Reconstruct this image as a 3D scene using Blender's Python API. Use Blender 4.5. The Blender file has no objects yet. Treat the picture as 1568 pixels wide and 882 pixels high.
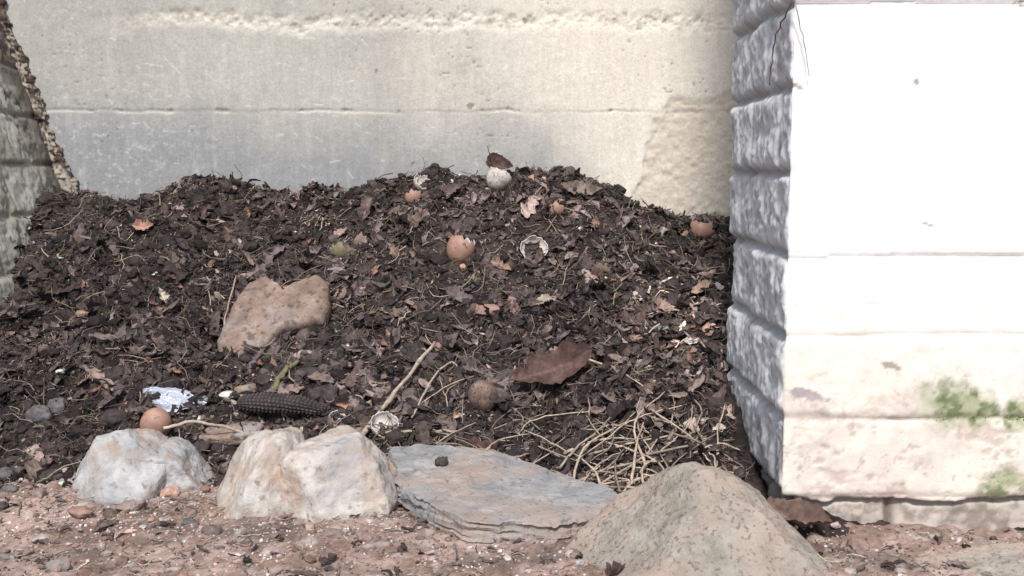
import bpy, bmesh, math, random
import numpy as np
from mathutils import Vector, Matrix, noise

random.seed(7)
rng = np.random.RandomState(7)
scene = bpy.context.scene
H = 0.34

# ------------------------------------------------------------------ noise
_tabs = {}
def vn(x, y, s, seed=0):
    if seed not in _tabs:
        _tabs[seed] = np.random.RandomState(seed + 100).rand(256, 256) * 2 - 1
    T = _tabs[seed]
    x = np.asarray(x, float) / s + 37.3
    y = np.asarray(y, float) / s + 91.7
    ix = np.floor(x).astype(int); iy = np.floor(y).astype(int)
    fx = x - ix; fy = y - iy
    fx = fx * fx * (3 - 2 * fx); fy = fy * fy * (3 - 2 * fy)
    a = T[ix % 256, iy % 256]; b = T[(ix + 1) % 256, iy % 256]
    c = T[ix % 256, (iy + 1) % 256]; d = T[(ix + 1) % 256, (iy + 1) % 256]
    return (a * (1 - fx) + b * fx) * (1 - fy) + (c * (1 - fx) + d * fx) * fy
def fbm(x, y, s, seed=0, o=4, g=0.55):
    t = 0; a = 1; n = 0
    for i in range(o):
        t = t + a * vn(x, y, s / (2 ** i), seed + i); n += a; a *= g
    return t / n
def sstep(a, b, x):
    t = np.clip((x - a) / (b - a), 0, 1)
    return t * t * (3 - 2 * t)
def mixc(a, b, t):
    t = np.asarray(t)[..., None]
    return a * (1 - t) + np.array(b) * t

# ------------------------------------------------------------------ terrain
CX = [-.95, -.72, -.59, -.49, -.44, -.39, -.235, -.165, -.1, .09, .17, .22, .34, .9]
CH = [.31, .305, .298, .325, .325, .303, .298, .324, .338, .338, .312, .282, .252, .24]
def pile_base(x, y):
    x = np.asarray(x, float); y = np.asarray(y, float)
    hc = np.interp(x, CX, CH)
    yf = np.interp(x, [-.95, -.5, 0, .1, .26, .9], [1.12, 1.16, 1.2, 1.15, 1.0, .98])
    t = (y - yf) / (1.68 - yf)
    up = np.clip(t, 0, 1) ** 1.15
    return hc * np.where(t < 0, t * 0.9, np.where(t > 1, 1 - (t - 1) * 0.35, up))
def pile_z(x, y):
    n = (fbm(x, y, .11, 3, 3) * .018 + fbm(x, y, .040, 9, 4) * .017
         + (0.5 - np.abs(fbm(x, y, .020, 15, 2))) * .010 + vn(x, y, .006, 21) * .0028)
    return pile_base(x, y) + n - .006
def ground_z(x, y):
    return fbm(x, y, .16, 31, 3) * .008 + fbm(x, y, .03, 35, 3) * .006 + fbm(x, y, .009, 41, 2) * .0025
def surf(x, y): return float(max(pile_z(x, y), ground_z(x, y)))
def surf_v(x, y): return np.maximum(pile_z(x, y), ground_z(x, y))
def nrm(x, y):
    e = .02
    f = lambda a, b: np.maximum(pile_base(a, b), 0)
    return np.stack([-(f(x + e, y) - f(x - e, y)) / (2 * e), -(f(x, y + e) - f(x, y - e)) / (2 * e), np.ones_like(np.asarray(x, float))], -1)

# where things lie on the plot (metres)
W = dict(heart=(-.31,1.439), egg_brown=(-.071,1.534), shell_white=(.031,1.535), shell_top=(-.019,1.662), shell_brk=(-.136,1.642),
 p1=(.066,1.607), p2=(.285,1.646), p3=(.127,1.507), lf1=(-.529,1.575), egg_left=(-.411,1.249), egg_speck=(-.035,1.308), sh5=(-.152,1.257), sh6=(-.206,1.278),
 leafbig=(.045,1.326), leaftop=(-.019,1.665), leaf890=(.103,1.635), leafdark=(-.032,1.246), plastic=(-.404,1.294), cob_a=(-.326,1.285), cob_b=(-.222,1.289),
 stem_a=(-.292,1.315), stem_b=(-.266,1.353), lime=(-.242,1.564), peb1=(-.344,1.306), peb2=(-.326,1.315), peb3=(-.567,1.438), p4=(.157,1.365), p5=(-.031,1.425),
 lf2=(-.167,1.525), lf3=(-.465,1.454), lf4=(-.020,1.508), lf5=(-.217,1.634), lf6=(-.091,1.633), lf7=(.256,1.469), lf8=(.200,1.196), lf9=(.001,1.434), lf10=(.040,1.446),
 st1a=(-.176,1.248), st1b=(-.098,1.380), tw1a=(-.392,1.211), tw1b=(-.303,1.251), tw2a=(-.146,1.240), tw2b=(-.064,1.248), tw3a=(-.119,1.280), tw3b=(-.077,1.352),
 tw4a=(-.371,1.407), tw4b=(-.377,1.494), clod1=(-.544,1.292), clod2=(-.558,1.273), clod3=(-.487,1.387), clod4=(-.225,1.310), clod5=(-.462,1.250), flat=(-.330,1.262),
 red1=(-.574,1.606), red2=(-.651,1.440), red3=(.051,1.579), red4=(-.091,1.391), shell_r=(-.253,1.608), rp1=(-.424,1.052), rp2=(-.387,1.084), wp=(-.553,1.324),
 lf11=(.161,1.229), lf12=(-.136,1.582), lf13=(-.284,1.567), lf14=(-.073,1.447), lf15=(.193,1.425))

# ------------------------------------------------------------------ materials
def newmat(name):
    m = bpy.data.materials.new(name); m.use_nodes = True
    nt = m.node_tree
    return m, nt, nt.nodes['Principled BSDF']
def vcmat(name, rough=.9, bscale=400, bstr=.35, bdist=.001, var=.25, vscale=120, spec=.25):
    m, nt, p = newmat(name)
    N = nt.nodes; L = nt.links
    a = N.new('ShaderNodeAttribute'); a.attribute_name = 'Col'
    tc = N.new('ShaderNodeTexCoord')
    n1 = N.new('ShaderNodeTexNoise'); n1.inputs['Scale'].default_value = vscale; n1.inputs['Detail'].default_value = 5
    mr = N.new('ShaderNodeMapRange'); mr.inputs['From Min'].default_value = .3; mr.inputs['From Max'].default_value = .7
    mr.inputs['To Min'].default_value = 1 - var; mr.inputs['To Max'].default_value = 1 + var
    mx = N.new('ShaderNodeVectorMath'); mx.operation = 'SCALE'
    n2 = N.new('ShaderNodeTexNoise'); n2.inputs['Scale'].default_value = bscale; n2.inputs['Detail'].default_value = 4
    b = N.new('ShaderNodeBump'); b.inputs['Strength'].default_value = bstr; b.inputs['Distance'].default_value = bdist
    L.new(tc.outputs['Object'], n1.inputs['Vector']); L.new(tc.outputs['Object'], n2.inputs['Vector'])
    L.new(n1.outputs['Fac'], mr.inputs['Value']); L.new(a.outputs['Color'], mx.inputs[0]); L.new(mr.outputs['Result'], mx.inputs['Scale'])
    L.new(mx.outputs['Vector'], p.inputs['Base Color'])
    L.new(n2.outputs['Fac'], b.inputs['Height']); L.new(b.outputs['Normal'], p.inputs['Normal'])
    p.inputs['Roughness'].default_value = rough; p.inputs['Specular IOR Level'].default_value = spec
    return m
def nmat(name, cols, scale=20, rough=.85, bscale=150, bstr=.5, bdist=.001, spec=.25, speck=None, speck_scale=200, speck_th=.62, detail=8, stretch=(1,1,1), tint=None, tint2=None):
    m, nt, p = newmat(name)
    N = nt.nodes; L = nt.links
    tc = N.new('ShaderNodeTexCoord'); mp = N.new('ShaderNodeMapping'); mp.inputs['Scale'].default_value = stretch
    L.new(tc.outputs['Object'], mp.inputs['Vector'])
    n1 = N.new('ShaderNodeTexNoise'); n1.inputs['Scale'].default_value = scale; n1.inputs['Detail'].default_value = detail
    n1.inputs['Roughness'].default_value = .68
    r = N.new('ShaderNodeValToRGB')
    e = r.color_ramp.elements
    while len(e) < len(cols): e.new(.5)
    for i, (ps, c) in enumerate(cols):
        e[i].position = ps; e[i].color = (*c, 1)
    L.new(mp.outputs['Vector'], n1.inputs['Vector']); L.new(n1.outputs['Fac'], r.inputs['Fac'])
    out = r.outputs['Color']
    for tt in (tint, tint2):
        if not tt: continue
        col, sc, lo, hi, off = tt
        mo = N.new('ShaderNodeMapping'); mo.inputs['Location'].default_value = (off, off * .7, 0)
        nn = N.new('ShaderNodeTexNoise'); nn.inputs['Scale'].default_value = sc; nn.inputs['Detail'].default_value = 5; nn.inputs['Roughness'].default_value = .6
        mr = N.new('ShaderNodeMapRange'); mr.inputs['From Min'].default_value = lo; mr.inputs['From Max'].default_value = hi; mr.inputs['To Max'].default_value = .85
        mx = N.new('ShaderNodeMix'); mx.data_type = 'RGBA'
        L.new(tc.outputs['Object'], mo.inputs['Vector']); L.new(mo.outputs['Vector'], nn.inputs['Vector']); L.new(nn.outputs['Fac'], mr.inputs['Value'])
        L.new(mr.outputs['Result'], mx.inputs[0]); L.new(out, mx.inputs[6]); mx.inputs[7].default_value = (*col, 1); out = mx.outputs[2]
    if speck:
        n3 = N.new('ShaderNodeTexNoise'); n3.inputs['Scale'].default_value = speck_scale; n3.inputs['Detail'].default_value = 3
        mr = N.new('ShaderNodeMapRange'); mr.inputs['From Min'].default_value = speck_th; mr.inputs['From Max'].default_value = speck_th + .10
        mr.inputs['To Max'].default_value = .7
        mx = N.new('ShaderNodeMix'); mx.data_type = 'RGBA'
        L.new(tc.outputs['Object'], n3.inputs['Vector']); L.new(n3.outputs['Fac'], mr.inputs['Value'])
        L.new(mr.outputs['Result'], mx.inputs[0]); L.new(out, mx.inputs[6]); mx.inputs[7].default_value = (*speck, 1)
        out = mx.outputs[2]
    L.new(out, p.inputs['Base Color'])
    n2 = N.new('ShaderNodeTexNoise'); n2.inputs['Scale'].default_value = bscale; n2.inputs['Detail'].default_value = 8; n2.inputs['Roughness'].default_value = .65
    b = N.new('ShaderNodeBump'); b.inputs['Strength'].default_value = bstr; b.inputs['Distance'].default_value = bdist
    L.new(mp.outputs['Vector'], n2.inputs['Vector']); L.new(n2.outputs['Fac'], b.inputs['Height']); L.new(b.outputs['Normal'], p.inputs['Normal'])
    p.inputs['Roughness'].default_value = rough; p.inputs['Specular IOR Level'].default_value = spec
    return m

M_soil = vcmat('compost_soil', .95, 500, .7, .002, .45, 150, .15)
M_frag = vcmat('litter_fragments', .75, 700, .45, .0007, .28, 200, .3)
M_ground = vcmat('red_earth', .95, 600, .6, .0012, .25, 200, .1)
M_conc = vcmat('board_formed_concrete', .9, 420, .45, .001, .11, 300, .2)
M_pier = vcmat('painted_brick', .75, 300, .4, .0009, .06, 90, .3)

# ------------------------------------------------------------------ mesh helpers
def mk(name, V, F, mat, col=None, smooth=False, parent=None):
    me = bpy.data.meshes.new(name)
    V = np.asarray(V, float)
    me.from_pydata(V.tolist(), [], F.tolist() if isinstance(F, np.ndarray) else F)
    if col is not None:
        ca = me.color_attributes.new('Col', 'FLOAT_COLOR', 'POINT')
        c4 = np.ones((len(V), 4)); c4[:, :3] = np.clip(col, 0, 1)
        ca.data.foreach_set('color', c4.ravel())
    ob = bpy.data.objects.new(name, me); scene.collection.objects.link(ob)
    for m in (mat if isinstance(mat, list) else [mat]): me.materials.append(m)
    if smooth: me.polygons.foreach_set('use_smooth', [True] * len(me.polygons))
    me.update()
    if parent: ob.parent = parent
    return ob
def gridfaces(n, m, flip=False):
    i = np.arange(n - 1)[:, None] * m + np.arange(m - 1)[None]
    i = i.ravel()
    f = np.stack([i, i + m, i + m + 1, i + 1], 1)
    return f[:, ::-1] if flip else f
def axis(lo, hi, step, extra_lo=(), extra_hi=()):
    return np.concatenate([np.array(extra_lo, float), np.arange(lo, hi, step), [hi], np.array(extra_hi, float)])

# ------------------------------------------------------------------ ground sheet
xs = axis(-.95, .95, .0035, [-60, -30, -12, -6, -3, -1.8, -1.3], [1.3, 1.8, 3, 6, 12, 30, 60])
ys = axis(.55, 1.35, .0035, [-60, -30, -12, -5, -2, -.8, 0, .3], [1.5, 1.8, 2.5, 4, 8, 16, 30, 60])
X, Y = np.meshgrid(xs, ys, indexing='ij')
Z = ground_z(X, Y) * np.clip(1.5 - np.abs(X) * .3, 0, 1)
c = mixc(np.ones(X.shape + (3,)) * np.array([.21, .145, .115]), [.41, .30, .255], sstep(-.35, .4, fbm(X, Y, .05, 51, 5, .7)))
c = mixc(c, [.14, .11, .095], sstep(.08, .5, fbm(X, Y, .07, 61, 5, .65)) * .75)
c = mixc(c, [.48, .43, .39], sstep(.35, .6, fbm(X, Y, .012, 66, 2)) * .6)
mk('ground', np.stack([X, Y, Z], -1).reshape(-1, 3), gridfaces(*X.shape), M_ground, c.reshape(-1, 3), True)

# ------------------------------------------------------------------ compost pile body
xs = axis(-.98, .95, .0035); ys = axis(.92, 1.81, .0035)
X, Y = np.meshgrid(xs, ys, indexing='ij')
Z = pile_z(X, Y)
c = mixc(np.ones(X.shape + (3,)) * np.array([.023, .017, .016]), [.078, .057, .050], sstep(-.2, .5, fbm(X, Y, .03, 71, 5, .7)))
c = mixc(c, [.13, .105, .095], sstep(.5, .7, fbm(X, Y, .01, 77, 2)) * .4)
mk('compost_pile', np.stack([X, Y, Z], -1).reshape(-1, 3), gridfaces(*X.shape), M_soil, c.reshape(-1, 3), True)

# ------------------------------------------------------------------ fragment scatter
class Acc:
    def __init__(s): s.V = []; s.F = []; s.C = []; s.n = 0
    def add(s, V, F, C):
        N, k, _ = V.shape
        s.V.append(V.reshape(-1, 3)); s.C.append(C.reshape(-1, 3))
        off = (np.arange(N) * k + s.n)[:, None, None]
        s.F.extend((F[None] + off).reshape(-1, F.shape[1]).tolist()); s.n += N * k
    def make(s, name, mat, smooth=False, parent=None):
        return mk(name, np.concatenate(s.V), s.F, mat, np.concatenate(s.C), smooth, parent)
def ico(sub):
    bm = bmesh.new(); bmesh.ops.create_icosphere(bm, subdivisions=sub, radius=1)
    V = np.array([v.co[:] for v in bm.verts]); F = np.array([[v.index for v in f.verts] for f in bm.faces]); bm.free()
    return V, F
IV1, IF1 = ico(1); IV2, IF2 = ico(2)
def norm(v): return v / np.maximum(np.linalg.norm(v, axis=-1, keepdims=True), 1e-9)
def frames(n):
    r = rng.randn(*n.shape); t = norm(np.cross(n, r)); b = np.cross(n, t)
    return np.stack([t, b, n], -1)
def patchy(x, y): return (1 + .7 * fbm(x, y, .10, 801, 3) + .4 * fbm(x, y, .025, 805, 2))[:, None, None]
def clods(acc, x, y, size, pal, lift=.3, sub=1, jit=.25, flat=.8, z=None, pt=True):
    N = len(x); TV, TF = (IV1, IF1) if sub == 1 else (IV2, IF2)
    R = frames(norm(rng.randn(N, 3)))
    sc = size[:, None, None] * (rng.uniform(.55, 1.1, (N, 1, 3)))
    V = TV[None] * sc * (1 + rng.uniform(-jit, jit, (N, len(TV), 1)))
    V = np.einsum('nij,nkj->nki', R, V); V[..., 2] *= flat
    zz = surf_v(x, y) if z is None else z
    V += np.stack([x, y, zz + size * lift], -1)[:, None]
    C = pal[rng.randint(len(pal), size=N)][:, None] * rng.uniform(.6, 1.4, (N, 1, 1)) * rng.uniform(.85, 1.15, (N, len(TV), 1))
    if pt: C = C * patchy(x, y)
    acc.add(V, TF, C)
def leaves(acc, x, y, L, Wd, pal, tilt=.6, lift=.003, a=6, crump=.05, bmax=1.0):
    N = len(x)
    u = np.linspace(0, 1, a)
    n = norm(norm(nrm(x, y)) + rng.randn(N, 3) * tilt * .6)
    R = frames(n)
    w = (np.sin(np.pi * (u * .84 + .08)) ** .7)[None] * rng.uniform(.5, 1.2, (N, a))
    curl = rng.uniform(-.8, 1.3, (N, 1)); bend = rng.uniform(-1.0, .8, (N, 1)) * bmax; sk = rng.uniform(-.6, .6, (N, 1))
    px = (u - .5)[None] * L[:, None]
    V = np.zeros((N, a, 5, 3))
    for j, sgn in enumerate((-1, -.5, 0, .5, 1)):
        jj = rng.uniform(.5, 1.25, (N, a)) if abs(sgn) == 1 else 1
        V[:, :, j, 0] = px + (rng.uniform(-.06, .06, (N, a)) * L[:, None]) * (abs(sgn) == 1)
        V[:, :, j, 1] = sgn * w * Wd[:, None] * .5 * jj + sk * L[:, None] * (u - .5) ** 2
        V[:, :, j, 2] = sgn * sgn * curl * w * Wd[:, None] * .5 + bend * L[:, None] * (u - .5)[None] ** 2 * 2 + rng.uniform(-crump, crump, (N, a)) * L[:, None]
    V = V.reshape(N, a * 5, 3)
    V = np.einsum('nij,nkj->nki', R, V) + np.stack([x, y, surf_v(x, y) + lift + L * .06], -1)[:, None]
    C = pal[rng.randint(len(pal), size=N)][:, None] * rng.uniform(.5, 1.45, (N, 1, 1)) * rng.uniform(.75, 1.25, (N, a * 5, 1)) * patchy(x, y)
    acc.add(V, gridfaces(a, 5), C)
def fibres(acc, x, y, L, rad, pal, tilt=.35, lift=.002):
    N = len(x); a = 6; u = np.linspace(0, 1, a) - .5
    n = norm(norm(nrm(x, y)) + rng.randn(N, 3) * tilt); R = frames(n)
    c = np.zeros((N, a, 3)); c[..., 0] = u * L[:, None]
    c[..., 1] = rng.uniform(-1.5, 1.5, (N, 1)) * L[:, None] * u ** 2 * 1.2 + rng.randn(N, a) * .04 * L[:, None]
    c[..., 2] = rng.uniform(-.2, .7, (N, 1)) * L[:, None] * u ** 2 + rng.randn(N, a) * .02 * L[:, None]
    ang = np.arange(3) * 2.0944
    V = c[:, :, None, :] + np.stack([0 * ang, np.cos(ang), np.sin(ang)], -1)[None, None] * (rad[:, None] * np.linspace(1, .5, a)[None])[..., None, None]
    V = V.reshape(N, a * 3, 3)
    V = np.einsum('nij,nkj->nki', R, V) + np.stack([x, y, surf_v(x, y) + lift], -1)[:, None]
    F = []
    for i in range(a - 1):
        for j in range(3):
            F.append([i * 3 + j, i * 3 + (j + 1) % 3, (i + 1) * 3 + (j + 1) % 3, (i + 1) * 3 + j])
    C = pal[rng.randint(len(pal), size=N)][:, None] * rng.uniform(.6, 1.4, (N, 1, 1)) * np.ones((1, a * 3, 1))
    acc.add(V, np.array(F), C)
def samp(N, x0=-.80, x1=.62, y0=.98, y1=1.79, foot=-.003, dens=None):
    x = rng.uniform(x0, x1, N * 4); y = rng.uniform(y0, y1, N * 4)
    ok = pile_base(x, y) > foot + rng.uniform(-.012, .012, N * 4)
    ok &= ~((x > .245) & (y < 1.28))
    if dens is not None: ok &= rng.rand(N * 4) < dens(x, y)
    return x[ok][:N], y[ok][:N]
pal_soil = np.array([[.024, .018, .017], [.041, .030, .028], [.060, .045, .041], [.030, .023, .022], [.085, .064, .058]])
pal_leaf = np.array([[.06, .040, .036], [.10, .068, .058], [.15, .108, .092], [.054, .040, .040], [.22, .165, .145], [.125, .092, .09], [.032, .024, .023], [.085, .063, .064], [.045, .032, .03], [.17, .135, .125]])
pal_fib = np.array([[.26, .205, .15], [.40, .33, .25], [.16, .125, .095], [.10, .077, .065], [.22, .175, .13]])
pal_pale = np.array([[.40, .30, .245], [.35, .23, .175], [.50, .43, .37], [.30, .18, .145], [.40, .38, .36]])
pal_or = np.array([[.33, .18, .125], [.26, .145, .10], [.37, .24, .175], [.21, .115, .085]])
acc = Acc()
clump = lambda x, y: np.clip(.52 + 2.0 * fbm(x, y, .07, 811, 3), .06, 1)
gaps = lambda x, y: np.clip(.48 - 2.0 * fbm(x, y, .07, 811, 3), .06, 1)
x, y = samp(32000); clods(acc, x, y, rng.uniform(.0007, .0032, len(x)), pal_soil, .25)
x, y = samp(3300, dens=gaps); clods(acc, x, y, rng.uniform(.003, .009, len(x)), pal_soil * .95, .12, 2, .24)
x, y = samp(280, dens=gaps); clods(acc, x, y, rng.uniform(.008, .016, len(x)), pal_soil, .0, 2, .18)
x, y = samp(7500, dens=clump); leaves(acc, x, y, rng.uniform(.003, .013, len(x)), rng.uniform(.002, .007, len(x)), pal_leaf, .9)
x, y = samp(2300, dens=clump); leaves(acc, x, y, rng.uniform(.012, .030, len(x)), rng.uniform(.006, .017, len(x)), pal_leaf, .75)
x, y = samp(330, y1=1.62); leaves(acc, x, y, rng.uniform(.028, .05, len(x)), rng.uniform(.014, .030, len(x)), pal_leaf * 1.1, .6, a=12, crump=.03, bmax=.6)
x, y = samp(15000); fibres(acc, x, y, rng.uniform(.004, .022, len(x)), rng.uniform(.00022, .0005, len(x)), pal_fib * .9, .4)
x, y = samp(1300); fibres(acc, x, y, rng.uniform(.025, .06, len(x)), rng.uniform(.0004, .0010, len(x)), pal_fib * .85, .25, .004)
x, y = samp(750); leaves(acc, x, y, rng.uniform(.003, .011, len(x)), rng.uniform(.003, .007, len(x)), pal_pale, .7)
x, y = samp(150); leaves(acc, x, y, rng.uniform(.008, .018, len(x)), rng.uniform(.006, .012, len(x)), pal_or, .6, .005)
x, y = samp(1300); clods(acc, x, y, rng.uniform(.0007, .0022, len(x)), pal_pale, .4)
lit_patch = lambda x, y: np.exp(-((x - .225) / .05) ** 2 - ((y - 1.37) / .13) ** 2)  # dappled light beside the pier, painted as paler, brightened litter
x, y = samp(3000, dens=lit_patch); leaves(acc, x, y, rng.uniform(.006, .024, len(x)), rng.uniform(.003, .013, len(x)), np.vstack([pal_leaf * 2.9, pal_pale, pal_pale]), .7)
x, y = samp(2000, dens=lit_patch); fibres(acc, x, y, rng.uniform(.01, .03, len(x)), rng.uniform(.0004, .0008, len(x)), pal_fib * 1.8)
acc.make('leaf_litter', M_frag)

# gravel on bare earth
acc = Acc()
pal_g = np.array([[.26, .17, .13], [.36, .25, .205], [.19, .135, .11], [.42, .35, .305], [.29, .18, .14], [.48, .45, .42], [.15, .12, .11], [.38, .29, .255], [.28, .21, .18]])
def sg(N, y0=.7, y1=1.25):
    x = rng.uniform(-.72, .62, N * 2); y = rng.uniform(y0, y1, N * 2)
    ok = (pile_base(x, y) < .02) & ~((x > .245) & (y > 1.0))
    return x[ok][:N], y[ok][:N]
x, y = sg(16000); clods(acc, x, y, rng.uniform(.0006, .0022, len(x)), pal_g, .3)
x, y = sg(600); clods(acc, x, y, rng.uniform(.0026, .0062, len(x)), pal_g, .2, 2, .2, .6)
x, y = sg(120); clods(acc, x, y, rng.uniform(.006, .013, len(x)), pal_g * .85, .1, 2, .2, .6)
x, y = sg(1200); fibres(acc, x, y, rng.uniform(.006, .03, len(x)), rng.uniform(.0003, .0007, len(x)), pal_fib, .12)
x, y = sg(650); leaves(acc, x, y, rng.uniform(.005, .018, len(x)), rng.uniform(.003, .009, len(x)), pal_leaf * 1.6, .3, .002, bmax=.4)
x, y = sg(35); leaves(acc, x, y, rng.uniform(.02, .032, len(x)), rng.uniform(.010, .016, len(x)), pal_leaf * 1.6, .15, .002, a=10, bmax=.3)
acc.make('gravel', M_frag)

# ------------------------------------------------------------------ concrete wall
YB = 1.80
xs = axis(-.98, .40, .0020, [-2.2, -1.6, -1.2], [.45, .7, 1.2, 2.0, 3.0])
zs = axis(.20, .68, .0020, [-.1, .0, .1], [.75, .9, 1.2, 1.8, 2.4])
X, Z = np.meshgrid(xs, zs, indexing='ij')
d = fbm(X, Z, .12, 101, 3) * .0025 + fbm(X, Z, .010, 105, 4, .7) * .0006
zl = .436 + fbm(X, X * 0, .05, 111, 4, .65) * .004 - X * .003
lseg = sstep(-.2, .5, fbm(X, Z * 0, .06, 112, 4, .65))
d += sstep(-.002, .002, Z - zl) * .0006 - np.exp(-((Z - zl) / .0018) ** 2) * .0010 * lseg
rag = .580 + fbm(X, X * 0, .07, 115, 5, .65) * .018
bh = .014 + .006 * fbm(X, X * 0, .04, 118, 3)
band = np.exp(-(np.abs(Z - rag) / bh) ** 3) * sstep(-.72, -.5, X) * sstep(-.9, 0, fbm(X, Z, .05, 119, 3))
rough = fbm(X, Z, .016, 121, 5, .72)
d += band * (rough * .0055 - .002)
chips = sstep(.30, .45, fbm(X, Z, .014, 131, 3, .6)) * sstep(0.5, 0, np.abs(Z - zl) / .010)
d -= chips * .002
bug = sstep(.80, .90, vn(X, Z, .0050, 141)) * sstep(-.1, .6, vn(X, Z, .08, 142))
d -= bug * .0020
edge = X + fbm(X, Z, .05, 151, 4) * .035 - (Z - .34) * .28
patch = sstep(.212, .222, edge) * sstep(.47, .45, Z + fbm(X, Z, .04, 153, 2) * .02)
d += patch * (-.003 + fbm(X, Z, .010, 157, 3) * .0018)
streak = fbm(X, Z * .15, .012, 161, 4)
fine = vn(X, Z * .12, .0035, 163)
c = np.ones(X.shape + (3,)) * np.array([.46, .445, .395])
c = mixc(c, [.74, .68, .585], sstep(-.32, .12, X + fbm(X, Z, .2, 165, 2) * .1) * .92)  # warm wash of light towards the right, painted into the colour
c = mixc(c, [.35, .345, .325], sstep(-.42, -.65, X) * .5)  # left end in shadow: shade painted as darker concrete
wall_shade = sstep(.48, .33, Z + fbm(X, Z, .12, 171, 4) * .06 + X * .02) * sstep(.19, .03, X + fbm(X, Z, .06, 175, 3) * .03)  # soft bluish shade on the lower wall, painted into the colour
c = mixc(c, [.285, .29, .30], wall_shade * .88)
c = mixc(c, [.68, .65, .59], (sstep(.1, .6, streak) * .18 + sstep(.2, .6, fbm(X, Z, .03, 177, 4, .7)) * .18) * .8)
c = mixc(c, [.32, .31, .285], sstep(.05, .6, fbm(X, Z * .4, .05, 181, 5, .65)) * .30 * sstep(.25, -.1, X))
c = c * (1 + .05 * fine + .07 * fbm(X, Z, .006, 185, 3, .8))[..., None]
c = mixc(c, [.74, .69, .60], band * .55); c = mixc(c, [.36, .30, .23], band * sstep(-.05, -.45, rough) * .6)
c = mixc(c, [.62, .54, .44], patch * .75); c = mixc(c, [.80, .74, .64], np.exp(-((edge - .200) / .014) ** 2) * sstep(.47, .45, Z) * .7)
c = mixc(c, [.20, .17, .13], bug * .6)
c = mixc(c, [.30, .25, .19], chips * .5)
c = mixc(c, [.32, .29, .25], np.exp(-((Z - zl) / .0014) ** 2) * .3 * lseg); c = mixc(c, [.76, .72, .64], np.exp(-((Z - zl + .0035) / .002) ** 2) * .45 * sstep(-.3, .3, vn(X, Z, .05, 183)))
for i in range(130):
    cx = rng.uniform(-.72, .15) if i > 70 else rng.uniform(-.66, -.25); cz = rng.uniform(.32, .56); ln = rng.uniform(.003, .014) * (1 if i > 10 else 2.5); an = rng.uniform(-1.0, .2)
    t = np.clip((X - cx) * math.cos(an) + (Z - cz) * math.sin(an), -ln / 2, ln / 2)
    dist = np.hypot(X - cx - t * math.cos(an), Z - cz - t * math.sin(an))
    c = mixc(c, [.74, .73, .69], np.exp(-(dist / .0009) ** 2) * rng.uniform(.2, .65))
for (cx, cz, r_) in ((-.068, .444, .006), (.268, .405, .004), (-.22, .50, .004), (-.52, .405, .003), (.02, .58, .005)):
    dist = np.hypot(X - cx, Z - cz) + fbm(X, Z, .006, 187, 2) * .003
    c = mixc(c, [.22, .17, .12], sstep(r_, r_ * .5, dist) * .8)
c = mixc(c, [.52, .51, .48], sstep(-.45, -.62, X) * sstep(.3, .7, fbm(X, Z, .006, 191, 2)) * .6)
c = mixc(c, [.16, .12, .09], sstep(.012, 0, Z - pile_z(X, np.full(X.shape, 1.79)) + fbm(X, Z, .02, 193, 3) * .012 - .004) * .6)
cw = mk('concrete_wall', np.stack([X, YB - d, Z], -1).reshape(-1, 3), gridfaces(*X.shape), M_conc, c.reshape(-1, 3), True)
so = cw.modifiers.new('thickness', 'SOLIDIFY'); so.thickness = .2; so.offset = -1

# ------------------------------------------------------------------ left painted brick wall
ys = axis(1.0, 1.80, .0025); zs = axis(.12, .70, .0025, [-.05, 0, .06], [.8, 1.0, 1.4, 2.0])
Yg, Z = np.meshgrid(ys, zs, indexing='ij')
def bricks(S, Z, z0, blen, seed, jw=.0045):
    zz = Z + fbm(S, Z, .07, seed, 2) * .003
    k = np.floor((zz - z0) / .0765); fz = (zz - z0) - k * .0765; dz = np.minimum(fz, .0765 - fz)
    off = (k % 2) * blen * .5 + np.sin(k * 12.9) * .01
    ss = S + off + fbm(S, Z, .05, seed + 5, 2) * .003
    j = np.floor(ss / blen); fs = ss - j * blen; ds = np.minimum(fs, blen - fs)
    h = np.exp(-(dz / jw) ** 2); v = np.exp(-(ds / jw) ** 2)
    rnd = np.modf(np.abs(np.sin(k * 127.1 + j * 311.7) * 43758.5))[0] - .5
    return h, v, rnd, k
h, v, rnd, k = bricks(Yg, Z, .033 + .012, .215, 201)
pit = sstep(.12, .36, fbm(Yg, Z, .018, 215, 4, .7))
d = -np.maximum(h, v * .8) * .0045 + rnd * .003 + fbm(Yg, Z, .02, 205, 4, .6) * .004 - pit * .002
Xw = -.7245 - (Z - .3) * .34 + d
c = np.ones(Yg.shape + (3,)) * np.array([.48, .47, .41])
c = mixc(c, [.33, .31, .245], sstep(-.2, .4, fbm(Yg, Z, .05, 211, 4)) * .8)
c = mixc(c, [.09, .07, .055], pit * (sstep(.36, .44, Z) * .65 + .2))
c = mixc(c, [.12, .10, .07], np.maximum(h, v * .6) * .5 * sstep(-.4, .3, fbm(Yg, Z, .03, 219, 3)))
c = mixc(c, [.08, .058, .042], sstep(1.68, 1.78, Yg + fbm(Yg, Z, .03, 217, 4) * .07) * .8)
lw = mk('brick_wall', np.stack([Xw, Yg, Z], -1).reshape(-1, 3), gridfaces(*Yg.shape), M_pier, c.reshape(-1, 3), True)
so = lw.modifiers.new('thickness', 'SOLIDIFY'); so.thickness = .1; so.offset = -1

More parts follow.
